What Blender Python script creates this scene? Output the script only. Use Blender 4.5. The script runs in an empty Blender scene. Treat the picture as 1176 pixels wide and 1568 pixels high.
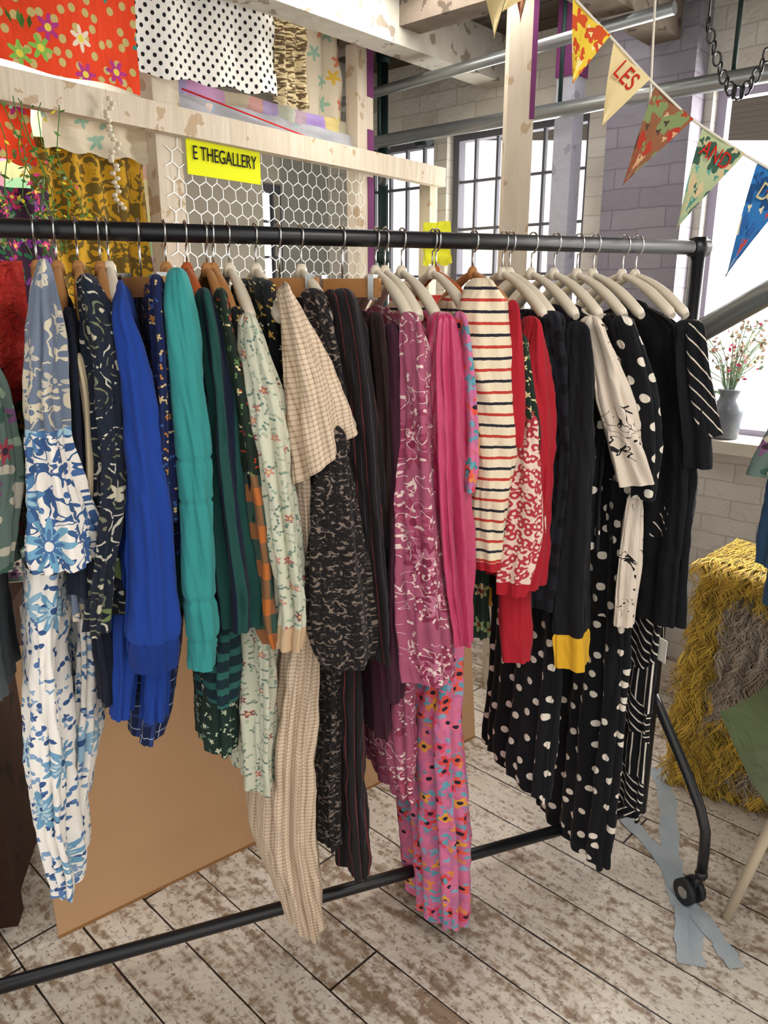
import bpy, math, random
from mathutils import Vector, noise as mnoise
random.seed(7)
sin,cos,pi=math.sin,math.cos,math.pi
# ------------------------------------------------------------ frames
def RK(s,n,z): return (.9336*s+.3584*n, 1.615+.3584*s-.9336*n, z)      # clothes rail: along, towards viewer, up
def WW(t,o,z): return (1.4-.743*t+.669*o, 3.0+.669*t+.743*o, z)        # window wall: along, outward, up
def QQ(t,o,z): return (-1+.615*t-.788*o, 2.24+.788*t+.615*o, z)        # stud partition
def BW(t,o,z): return (-.383-.669*t-.743*o, 4.606-.743*t+.669*o, z)    # back wall
def XY(x,y,z): return (x,y,z)
def hx(h):
    h=h.lstrip('#');r=[int(h[i:i+2],16)/255 for i in (0,2,4)]
    return tuple((c/12.92 if c<=.04045 else ((c+.055)/1.055)**2.4) for c in r)+(1.,)
# ------------------------------------------------------------ node helper
class NB:
    def __init__(s,nt): s.nt=nt
    def n(s,t): return s.nt.nodes.new(t)
    def put(s,sock,v):
        if v is None: return
        if isinstance(v,bpy.types.NodeSocket): s.nt.links.new(v,sock)
        else:
            if isinstance(v,str): v=hx(v)
            sock.default_value=v
    def uv(s): return s.n('ShaderNodeTexCoord').outputs['UV']
    def ob(s): return s.n('ShaderNodeTexCoord').outputs['Object']
    def mp(s,v,scale=(1,1,1),rot=0,loc=(0,0,0)):
        m=s.n('ShaderNodeMapping');s.put(m.inputs[0],v)
        if not isinstance(scale,(tuple,list)): scale=(scale,)*3
        m.inputs['Scale'].default_value=scale;m.inputs['Rotation'].default_value=(0,0,rot);m.inputs['Location'].default_value=loc
        return m.outputs[0]
    def m(s,op,a,b=None,c=None):
        m=s.n('ShaderNodeMath');m.operation=op;s.put(m.inputs[0],a);s.put(m.inputs[1],b);s.put(m.inputs[2],c);return m.outputs[0]
    def mix(s,f,a,b,bt='MIX'):
        m=s.n('ShaderNodeMix');m.data_type='RGBA';m.blend_type=bt;s.put(m.inputs[0],f);s.put(m.inputs[6],a);s.put(m.inputs[7],b);return m.outputs[2]
    def noise(s,v,sc=5,det=3,dist=0):
        m=s.n('ShaderNodeTexNoise');s.put(m.inputs['Vector'],v);m.inputs['Scale'].default_value=sc;m.inputs['Detail'].default_value=det;m.inputs['Distortion'].default_value=dist;return m.outputs['Fac']
    def ncol(s,v,sc=5):
        m=s.n('ShaderNodeTexNoise');s.put(m.inputs['Vector'],v);m.inputs['Scale'].default_value=sc;return m.outputs['Color']
    def vor(s,v,sc=1,rand=1,feat='F1'):
        m=s.n('ShaderNodeTexVoronoi');m.voronoi_dimensions='2D';m.feature=feat;s.put(m.inputs['Vector'],v);m.inputs['Scale'].default_value=sc;m.inputs['Randomness'].default_value=rand;return m
    def sep(s,v):
        m=s.n('ShaderNodeSeparateXYZ');s.put(m.inputs[0],v);return m.outputs
    def ramp(s,f,stops,const=False):
        m=s.n('ShaderNodeValToRGB');s.put(m.inputs[0],f);r=m.color_ramp
        if const: r.interpolation='CONSTANT'
        while len(r.elements)<len(stops): r.elements.new(.5)
        for e,(p,c) in zip(r.elements,stops): e.position=p;e.color=hx(c) if isinstance(c,str) else c
        return m.outputs[0]
    def vm(s,op,a,b):
        m=s.n('ShaderNodeVectorMath');m.operation=op;s.put(m.inputs[0],a);s.put(m.inputs[1],b);return m.outputs[0]
    def warp(s,v,sc,amt):
        c=s.vm('SUBTRACT',s.ncol(v,sc),(.5,.5,.5));m=s.n('ShaderNodeVectorMath');m.operation='SCALE';s.put(m.inputs[0],c);m.inputs['Scale'].default_value=amt
        return s.vm('ADD',v,m.outputs[0])
def MAT(name,fn,rough=.88,bump=.55,bs=(20,6,1),weave=900,sheen=.06,metal=0,spec=.2,uvb=True,bd=.011):
    m=bpy.data.materials.new(name);m.use_nodes=True;nt=m.node_tree;b=nt.nodes['Principled BSDF'];nb=NB(nt)
    c=fn(nb) if callable(fn) else fn
    nb.put(b.inputs['Base Color'],c)
    b.inputs['Roughness'].default_value=rough;b.inputs['Metallic'].default_value=metal
    b.inputs['Specular IOR Level'].default_value=spec
    if sheen: b.inputs['Sheen Weight'].default_value=sheen
    if bump:
        v=nb.uv() if uvb else nb.ob()
        h=nb.noise(nb.mp(v,bs),1,4,.7)
        if weave: h=nb.m('ADD',h,nb.m('MULTIPLY',nb.noise(v,weave,1),.05))
        bn=nb.n('ShaderNodeBump');bn.inputs['Strength'].default_value=bump;bn.inputs['Distance'].default_value=bd
        nb.put(bn.inputs['Height'],h);nb.put(b.inputs['Normal'],bn.outputs[0])
    return m
# ---- pattern functions
def cols(cs): return [(i/len(cs),c) for i,c in enumerate(cs)]
def flower(nb,base,v,sc,pet,r,cs,dens=1,rand=1,loc=(0,0,0),cen=None,depth=.3,cr=.28):
    vv=nb.mp(v,sc,0,loc);vo=nb.vor(vv,1,rand)
    df=nb.sep(nb.vm('SUBTRACT',vv,vo.outputs['Position']));ang=nb.m('ARCTAN2',df[1],df[0]);cc=nb.sep(vo.outputs['Color'])
    p=nb.m('COSINE',nb.m('ADD',nb.m('MULTIPLY',ang,pet),nb.m('MULTIPLY',cc[0],6.28*pet)))
    lim=nb.m('MULTIPLY_ADD',p,r*depth,r*(1-depth))
    dm=nb.m('LESS_THAN',cc[1],dens)
    mk=nb.m('MULTIPLY',nb.m('LESS_THAN',vo.outputs['Distance'],lim),dm)
    o=nb.mix(mk,base,nb.ramp(cc[2],cols(cs),True))
    if cen: o=nb.mix(nb.m('MULTIPLY',nb.m('LESS_THAN',vo.outputs['Distance'],r*cr),dm),o,cen)
    return o
def scroll(nb,base,v,sc,w,col,loc=(0,0,0),mask=None):
    f=nb.noise(nb.mp(v,1,0,loc),sc,1.5,.8);k=nb.m('LESS_THAN',nb.m('ABSOLUTE',nb.m('SUBTRACT',f,.5)),w)
    if mask: k=nb.m('MULTIPLY',k,nb.m('GREATER_THAN',nb.noise(nb.mp(v,1,0,(7,7,0)),mask,2),.47))
    return nb.mix(k,base,col)
def dots(nb,base,v,sc,r,col,j=.25,rot=.785):
    vo=nb.vor(nb.mp(v,sc,rot),1,j);return nb.mix(nb.m('LESS_THAN',vo.outputs['Distance'],r),base,col)
def stripe(nb,base,v,per,duty,col,ax=0,off=0):
    x=nb.sep(v)[ax];f=nb.m('FRACT',nb.m('ADD',nb.m('DIVIDE',x,per),off+50));return nb.mix(nb.m('LESS_THAN',f,duty),base,col)
def leop(nb,base,v,sc,col,lo=.3,hi=.52,nz=.5):
    w=nb.warp(v,sc*.8,.5/sc);vo=nb.vor(w,sc,.9);d=vo.outputs['Distance']
    k=nb.m('MULTIPLY',nb.m('GREATER_THAN',d,lo),nb.m('LESS_THAN',d,hi))
    k=nb.m('MULTIPLY',k,nb.m('GREATER_THAN',nb.noise(v,sc*1.1,1),nz*.95));return nb.mix(k,base,col)
def f_whbl(nb):
    v=nb.uv();o=flower(nb,'#ece7df',v,38,2,.45,['#3a5686','#5678a6','#7f9dc0'],.72,depth=.45)
    o=flower(nb,o,v,55,3,.35,['#3a5686','#8aa6c4'],.3,loc=(5,5,0));o=flower(nb,o,v,10,9,.42,['#6d9cba','#5578a6','#8fb4c8'],.42,cen='#34507e',loc=(3,1,0));return flower(nb,o,v,10,9,.24,['#a9c4d2','#8fb0c8'],.42,cen='#34507e',loc=(3,1,0))
def f_scr(nb):
    v=nb.uv();w=nb.warp(v,22,.02)
    o=flower(nb,'#e7e1d8',w,34,2,.5,['#3a5884','#45699a'],.75,depth=.45);o=scroll(nb,o,v,34,.035,'#3c5a88')
    o=flower(nb,o,v,9,9,.42,['#6fa0bb','#5580aa'],.5,cen='#dfe3e6',loc=(1,4,0));return flower(nb,o,v,9,9,.25,['#4a6f9c','#9fc0cf'],.5,cen='#e3e0da',loc=(1,4,0))
def f_grbl(nb):
    v=nb.uv();o=scroll(nb,'#6b7689',v,34,.04,'#c9bfa8',mask=12);return flower(nb,o,v,20,5,.35,['#d3c8b0','#bab3a6'],.5,cen='#67748a')
def f_pais(nb):
    v=nb.uv();w=nb.warp(v,22,.03);vo=nb.vor(w,20,.95)
    o=nb.ramp(vo.outputs['Distance'],[(0,'#b9b29a'),(.12,'#20242c'),(.3,'#6d705a'),(.36,'#1b1f2b'),(.56,'#bdb8a8'),(.62,'#15202c')],True)
    return flower(nb,scroll(nb,o,v,30,.05,'#1c2230'),v,14,6,.3,['#2c4a6a','#b8b29c','#6a7a4c'],.4)
def plaid(nb,a,b,c,p=.05):
    v=nb.uv();o=stripe(nb,a,v,p,.12,b,0);o=stripe(nb,o,v,p,.12,b,1);o=stripe(nb,o,v,p,.03,c,0,.5);return stripe(nb,o,v,p,.03,c,1,.5)
def f_cream(nb):
    v=nb.uv();o=flower(nb,'#c2c2ad',v,75,2,.42,['#76897b','#8e9f8c','#667a70','#a2a894'],.8,depth=.45)
    return flower(nb,o,v,36,5,.32,['#a8645e','#854f55','#b98478'],.38,cen='#c9b07a',loc=(2,7,0))
def f_dkfl(nb,base='#161a1c',cs=('#c9a24c','#8f7a3e','#d9cfa4')):
    v=nb.uv();o=flower(nb,base,v,75,2,.36,list(cs),.55,depth=.45);return flower(nb,o,v,42,5,.28,list(cs),.35)
def f_ging(nb):
    v=nb.uv();o=stripe(nb,'#d3bfa6',v,.0082,.3,'#a0856e',0);o=nb.mix(.5,o,stripe(nb,'#d3c0a8',v,.0082,.3,'#9a806c',1));return o
def f_leo(nb):
    v=nb.mp(nb.uv(),(1,1.5,1));o=leop(nb,'#191617',v,52,'#75675d',.36,.6,.55);return nb.mix(nb.m('GREATER_THAN',nb.noise(nb.uv(),150,1),.62),o,'#3d3532')
def f_redst(nb):
    v=nb.warp(nb.uv(),10,.006);o=stripe(nb,'#1d181b',v,.024,.08,'#6d2c2e',0);return stripe(nb,o,v,.024,.05,'#35363d',0,.5)
def f_mauve(nb):
    v=nb.uv();o=nb.mix(nb.noise(v,30,3),'#934560','#a85a74')
    o=flower(nb,o,v,9,11,.44,['#84304c','#8f3a55'],.8,depth=.2,cen='#a34d68')
    o=flower(nb,o,v,9,11,.27,['#b06780','#a34d68'],.8,depth=.2,cen='#7c2a44')
    o=scroll(nb,o,v,36,.016,'#dcc3bd',mask=14);o=flower(nb,o,nb.warp(v,25,.02),50,2,.38,['#e2cdc5','#d9b8b4'],.2,depth=.45,loc=(3,3,0))
    return flower(nb,o,v,26,7,.36,['#dfc6c0'],.12,cen='#8f3a55',cr=.65,loc=(8,3,0))
def f_poppy(nb):
    v=nb.uv();o=nb.mix(nb.m('GREATER_THAN',nb.noise(v,34,2),.55),'#c76a8e','#b0688c')
    o=flower(nb,o,v,44,3,.45,['#5f93a6','#4d8a94','#d8873f','#c4637f','#7d9ab0'],.75)
    o=flower(nb,o,v,25,4,.40,['#cf4340','#d8574a','#cf465c','#d8953f','#d66a86'],.75,cen='#2b2030',loc=(5,2,0),depth=.22,cr=.32);return flower(nb,o,v,52,2,.42,['#5f9aa8','#b86a96'],.4,loc=(9,9,0))
def f_jump(nb):
    v=nb.warp(nb.uv(),9,.004);v2=nb.warp(v,160,.002);o=stripe(nb,'#d9caae',v2,.042,.13,'#23242e',1);return stripe(nb,o,v2,.042,.13,'#b0382f',1,.5)
def f_redfl(nb):
    v=nb.uv();o=flower(nb,'#a01c28',v,14,5,.4,['#1d2b22','#2c3a2c','#e0c9a8'],.5);return o
def f_pleo(nb): return leop(nb,'#d8c0b0',nb.uv(),66,'#a83540',.2,.55,.42)
def f_geo(nb):
    v=nb.uv();vo=nb.vor(nb.mp(v,9),1,.8);vo.distance='CHEBYCHEV';a=nb.m('MULTIPLY',nb.m('FLOOR',nb.m('MULTIPLY',nb.sep(vo.outputs['Color'])[0],4)),.785);sp=nb.sep(v)
    x=nb.m('ADD',nb.m('MULTIPLY',sp[0],nb.m('COSINE',a)),nb.m('MULTIPLY',sp[1],nb.m('SINE',a)))
    return nb.mix(nb.m('LESS_THAN',nb.m('FRACT',nb.m('ADD',nb.m('DIVIDE',x,.018),80)),.2),'#121216','#ddd5c9')
def f_face(nb):
    v=nb.uv();o='#d6c8b8';f=nb.noise(v,18,2.5,1.2);o=nb.mix(nb.m('MULTIPLY',nb.m('LESS_THAN',nb.m('ABSOLUTE',nb.m('SUBTRACT',f,.5)),.012),nb.m('GREATER_THAN',nb.noise(v,9,1),.52)),o,'#1a1a1c')
    return nb.mix(nb.m('GREATER_THAN',nb.noise(nb.mp(v,1,0,(4,3,0)),20,3,.6),.69),o,'#1d1d20')
def f_solid(c,c2=None,sc=6):
    c2=c2 or c
    return lambda nb: nb.mix(nb.noise(nb.uv(),sc,4),c,c2)
m={}
def A(k,fn,**kw): m[k]=MAT(k,fn,**kw)
A('white_blue_floral',f_whbl);A('blue_scroll',f_scr);A('greyblue_scroll',f_grbl);A('paisley',f_pais)
A('navy',f_solid('#141826','#1a1f30'));A('cream_trim',f_solid('#c9b898'));A('grey_knit',f_solid('#43494d','#535a5e',60))
A('royal',f_solid('#173784','#1e4094'),bump=.4);A('royal_dark',f_solid('#143076'));A('navy_plaid',lambda nb:plaid(nb,'#141f42','#26386a','#a9b2c8'))
A('navy_gold',lambda nb:f_dkfl(nb,'#172148',('#a8723a','#bfa878','#33528c')))
A('teal',f_solid('#2e8280','#368c89'),bump=.35);A('navy_green_stripe',lambda nb:stripe(nb,'#151c31',nb.uv(),.034,.5,'#1b4540',0))
A('green_stripe',lambda nb:stripe(nb,'#152b34',nb.warp(nb.uv(),6,.02),.036,.4,'#2a5e59',1))
A('dark_green_floral',lambda nb:f_dkfl(nb,'#1d2f2a',('#a9b59a','#6f8a72','#c9cdb2')))
A('rust_check',lambda nb:nb.mix(.5,stripe(nb,'#3a5244',nb.uv(),.07,.45,'#b8682c',1),stripe(nb,'#304a46',nb.uv(),.05,.3,'#a55f30',0)))
A('gold_dots',lambda nb:f_dkfl(nb));A('cream_floral',f_cream);A('beige',f_solid('#b89c78','#c4a888'))
A('gingham',f_ging);A('leopard_dark',f_leo);A('red_stripe_black',f_redst);A('burgundy',f_solid('#361726','#421d2e'));A('brown_dark',f_solid('#2c1f1c','#372622'))
A('mauve_vine',f_mauve);A('hot_pink',f_solid('#a8204f','#bb3062'),rough=.3,spec=.6,bump=.8,sheen=.2,bs=(30,6,1));A('poppy',f_poppy)
A('jumper_stripe',f_jump,bump=.4);A('red_knit',f_solid('#981624','#a81f2c'));A('red_floral',f_redfl);A('pink_leopard',f_pleo)
A('green_dark_floral',lambda nb:f_dkfl(nb,'#1c2a20',('#a8402e','#5d7a4c','#cfc090')))
A('olive_floral',lambda nb:flower(nb,'#26372c',nb.uv(),22,5,.42,['#c9b98a','#a8a070','#8a9a68'],.7,cen='#7a3a2a'))
A('black',f_solid('#0e0f13','#121318'),sheen=.03);A('black_sheer_dot',lambda nb:dots(nb,'#171920',nb.uv(),26,.3,'#0b0c10'),sheen=.03)
A('yellow_cuff',f_solid('#cc9a1c','#d5a62e'));A('polka_big',lambda nb:dots(nb,'#0f1015',nb.uv(),21,.19,'#dcd3c4',.6))
A('polka_large',lambda nb:dots(nb,'#0f1015',nb.uv(),21,.2,'#dcd3c4',.5));A('faces',f_face);A('geo',f_geo)
A('black_stripe_white',lambda nb:stripe(nb,'#0f1015',nb.mp(nb.warp(nb.uv(),6,.03),1,.7),.024,.13,'#d2c7b8',0))
A('multi_floral',lambda nb:flower(nb,flower(nb,'#5d6f68',nb.uv(),30,2,.45,['#39564a','#8fa08c','#b7b09f'],.8),nb.uv(),18,6,.4,['#a23a4c','#b9aaa0','#7a5076','#c09040'],.6,cen='#3a2a3a'))
A('denim',f_solid('#27415c','#33536f',40))
A('rail_black',hx('#121317'),rough=.38,bump=0,sheen=0,spec=.5);A('chrome',hx('#b9b9b9'),rough=.25,metal=1,bump=0,sheen=0)
A('hanger_white',hx('#d3c8b4'),rough=.45,bump=0,sheen=0,spec=.4);A('hanger_wood',hx('#a87646'),rough=.5,bump=0,sheen=0);A('hanger_orange',hx('#a5532a'),rough=.5,bump=0,sheen=0)
A('caster_rubber',hx('#26282b'),rough=.5,bump=0,sheen=0)
def woodish(nb,c1,c2,c3,sc=(2,30,30)):
    v=nb.ob();g=nb.noise(nb.mp(v,sc),2,5,.6);o=nb.mix(g,c1,c2)
    return nb.mix(nb.m('MULTIPLY',nb.m('GREATER_THAN',nb.noise(v,14,6),.62),.7),o,c3)
OB=dict(sheen=0,uvb=False,weave=0)
A('stud_wood',lambda nb:woodish(nb,'#d3c9ba','#bbaa92','#a58a68',(9,9,1.5)),bump=.4,bs=(30,30,4),**OB)
A('white_beam',lambda nb:woodish(nb,'#c6c2b7','#9c978a','#6d5e4c',(6,6,6)),bump=.5,bs=(9,9,9),**OB)
A('old_beam',lambda nb:woodish(nb,'#5c5045','#7d7266','#3a2f26',(6,6,6)),bump=.5,bs=(9,9,9),**OB)
A('purple_paint',hx('#6b3560'),bump=.2,**OB);A('lilac_post',lambda nb:woodish(nb,'#b0b0ba','#9898a6','#85828f'),bump=.2,**OB)
A('grey_panel',hx('#7c7c76'),bump=.1,**OB);A('green_pipe',hx('#1d2e2b'),rough=.5,bump=0,sheen=0)
A('steel_pipe',lambda nb:nb.mix(nb.noise(nb.ob(),6,4),'#7d8488','#a9acaa'),rough=.35,metal=.7,bump=0,sheen=0)
A('dark_wood',lambda nb:woodish(nb,'#2c1c14','#3d281c','#1c120d'),**OB)
A('cardboard',lambda nb:nb.mix(nb.noise(nb.ob(),3,4),'#b8946f','#ab8560'),bump=.1,**OB)
A('cardboard_edge',hx('#8a643f'),bump=0,sheen=0)
def f_brick(nb,a='#dad7cf',b='#ccc8be',mo='#b5b0a6',dk='#968e80'):
    bt=nb.n('ShaderNodeTexBrick');nb.put(bt.inputs['Vector'],nb.warp(nb.uv(),9,.012));bt.inputs['Scale'].default_value=1
    bt.inputs['Brick Width'].default_value=.22;bt.inputs['Row Height'].default_value=.075;bt.inputs['Mortar Size'].default_value=.005
    bt.inputs['Mortar Smooth'].default_value=.9
    bt.inputs['Color1'].default_value=hx(a);bt.inputs['Color2'].default_value=hx(b);bt.inputs['Mortar'].default_value=hx(mo)
    return nb.mix(nb.m('MULTIPLY',nb.noise(nb.uv(),9,7),.45),bt.outputs[0],dk)
A('brick_white',f_brick,bump=.8,sheen=0,bs=(22,22,1),weave=0);A('brick_lilac',lambda nb:f_brick(nb,'#95919a','#88848e','#75707b','#6a6470'),bump=.8,sheen=0,bs=(22,22,1),weave=0)
A('plaster',lambda nb:nb.mix(nb.noise(nb.uv(),3,6),'#c0bbad','#989182'),bump=.3,sheen=0,weave=0)
A('roof_boards',lambda nb:stripe(nb,nb.mix(nb.noise(nb.mp(nb.uv(),(2,14,1)),2,5),'#3a322b','#5f554a'),nb.uv(),.16,.05,'#1c1714',1),sheen=0)
A('frame_paint',hx('#9a94a8'),bump=0,sheen=0);A('frame_dark',hx('#5c5c64'),bump=0,sheen=0)
def f_floor(nb):
    v=nb.mp(nb.uv(),1,math.radians(-136));sp=nb.sep(v);W=.155
    row=nb.m('FLOOR',nb.m('DIVIDE',sp[1],W));fr=nb.m('FRACT',nb.m('ADD',nb.m('DIVIDE',sp[1],W),100))
    rr=nb.m('FRACT',nb.m('MULTIPLY',nb.m('SINE',nb.m('MULTIPLY',row,12.99)),437.5))
    xs=nb.m('ADD',sp[0],nb.m('MULTIPLY',rr,2.0));fx=nb.m('FRACT',nb.m('ADD',nb.m('DIVIDE',xs,1.7),40))
    gw=nb.m('MULTIPLY',nb.noise(v,6,3),.055)
    gap=nb.m('MAXIMUM',nb.m('LESS_THAN',fr,gw),nb.m('LESS_THAN',fx,.0035))
    cv=nb.n('ShaderNodeCombineXYZ');nb.put(cv.inputs[0],xs);nb.put(cv.inputs[1],sp[1]);nb.put(cv.inputs[2],rr);v2=cv.outputs[0]
    grain=nb.noise(nb.mp(v2,(5,80,1)),1,6,.5)
    wood=nb.mix(grain,'#6d5846','#9d8872')
    paint=nb.mix(nb.noise(v2,6,6),'#dad2c6','#b5a797')
    p=nb.m('ADD',nb.m('MULTIPLY',nb.noise(nb.mp(v2,(5,22,3)),1.6,8,.3),.5),nb.m('MULTIPLY',nb.noise(v2,55,8),.5))
    p=nb.m('ADD',p,nb.m('MULTIPLY',nb.m('SUBTRACT',rr,.5),.05));p=nb.m('ADD',p,nb.m('MULTIPLY',nb.m('SUBTRACT',nb.noise(v2,2.2,2),.5),.25))
    mk=nb.ramp(p,[(.40,(0,0,0,1)),(.53,(1,1,1,1))]);o=nb.mix(nb.m('MULTIPLY',mk,.94),wood,paint)
    o=nb.mix(nb.m('MULTIPLY',nb.m('GREATER_THAN',nb.noise(v2,95,4),.63),.6),o,'#54443a')
    o=nb.mix(nb.m('MULTIPLY',nb.m('GREATER_THAN',nb.noise(nb.mp(v2,(1,4,1)),34,4),.64),.5),o,'#5f4f40')
    return nb.mix(gap,o,'#1d1510')
A('floor_boards',f_floor,rough=.5,bump=.4,bs=(30,30,1),weave=0,sheen=0,spec=.4)
A('tape_blue',lambda nb:nb.mix(nb.noise(nb.ob(),14,5),'#8c9dab','#b0b3b0'),rough=.5,bump=.4,**OB)
A('orange_spot',lambda nb:flower(nb,dots(nb,'#d8401c',nb.uv(),22,.24,'#b9a66a',.9),nb.uv(),10,6,.34,['#2f8a7a','#a8327a','#7fae4a','#d8c8b0'],.6,cen='#d9c44a'))
A('white_dot',lambda nb:dots(nb,'#dedbd4',nb.uv(),38,.24,'#16161a',.1));A('ruched',lambda nb:nb.mix(nb.m('GREATER_THAN',nb.noise(nb.mp(nb.uv(),(30,110,1)),1,3,.8),.5),'#c9b78e','#5d4c34'),bump=1,bs=(30,90,1))
A('curtain_gold',lambda nb:nb.mix(nb.m('GREATER_THAN',nb.noise(nb.uv(),24,2,1.5),.5),'#c79a2a','#6d5a28'))
A('patch_mix',lambda nb:nb.mix(.6,nb.vor(nb.mp(nb.uv(),12),1,.6).outputs['Color'],'#b9ae9c'))
A('patch_grey',f_solid('#9a9ca6','#b8b8bc'));A('cream_cloth',lambda nb:flower(nb,'#cfc3ac',nb.uv(),12,5,.35,['#c97a5a','#d8b04a','#8fae9a'],.6))
A('pink_dark_floral',lambda nb:flower(nb,flower(nb,'#3a2438',nb.uv(),38,2,.45,['#7a3a8a','#2f6a4a','#b0305a'],.9),nb.uv(),24,6,.42,['#b82a5a','#c8487a','#8a2f8a'],.7,cen='#e8c84a'))
A('red_cloth',f_solid('#b8231c','#cc382a'),rough=.35,spec=.5,bump=1,bs=(45,45,1),bd=.03);A('sign_yellow',hx('#dce01c'),bump=.1);A('ink',hx('#15151a'),bump=0)
A('red_ink',hx('#b8281c'),bump=0);A('cord',hx('#d8d2c2'),bump=0);A('red_cord',hx('#c4281e'),bump=0);A('yellow_net',hx('#dfe23a'),bump=.4)
def f_pen(base,cs,bd=None):
    def f(nb):
        v=nb.uv();o=flower(nb,base,v,22,4,.48,cs,.8,.9,depth=.15);return flower(nb,o,v,48,3,.4,cs+[base],.6,loc=(4,4,0))
    return f
A('pen_cream',f_solid('#e2d2a8','#d8c080'));A('pen_brown',f_pen('#8a5a40',['#c9a27a','#4a3a30','#a83a2a','#7a8a5a']));A('pen_teal',f_pen('#a9b48c',['#4f8a7c','#5f9a8c','#c9b48c','#3c5a4a']));A('pen_blue',f_pen('#2f6fac',['#c4403a','#d8c8a0','#2f5f9c','#1f4a7c']));A('pen_yellow',f_pen('#e4c440',['#e8dca0','#e4c440','#c9502a']))
A('leaf',hx('#4f7a38'),bump=0);A('leaf_grey',hx('#7c9476'),bump=0);A('petal_yellow',hx('#e2cc3a'),bump=0);A('petal_pink',hx('#c43a6a'),bump=0);A('petal_dry',hx('#b89a84'),bump=0)
A('vase_glaze',lambda nb:nb.mix(nb.noise(nb.ob(),30,3),'#4d5258','#7c8088'),rough=.25,bump=0,sheen=0)
A('fleece_y',hx('#c8a444'),bump=0);A('fleece_g',hx('#aa9c8b'),bump=0);A('fleece_d',hx('#8a7638'),bump=0);A('fleece_b',hx('#7d7062'),bump=0)
A('khaki',f_solid('#4c5638','#5a6442'));A('pale_wood',hx('#c8b89e'),rough=.5,bump=0);A('shell',hx('#cfc4ae'),bump=0)
A('wire',hx('#b9b9b2'),rough=.4,metal=.5,bump=0,sheen=0);A('paper',hx('#e2ded2'),bump=0)
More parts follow.
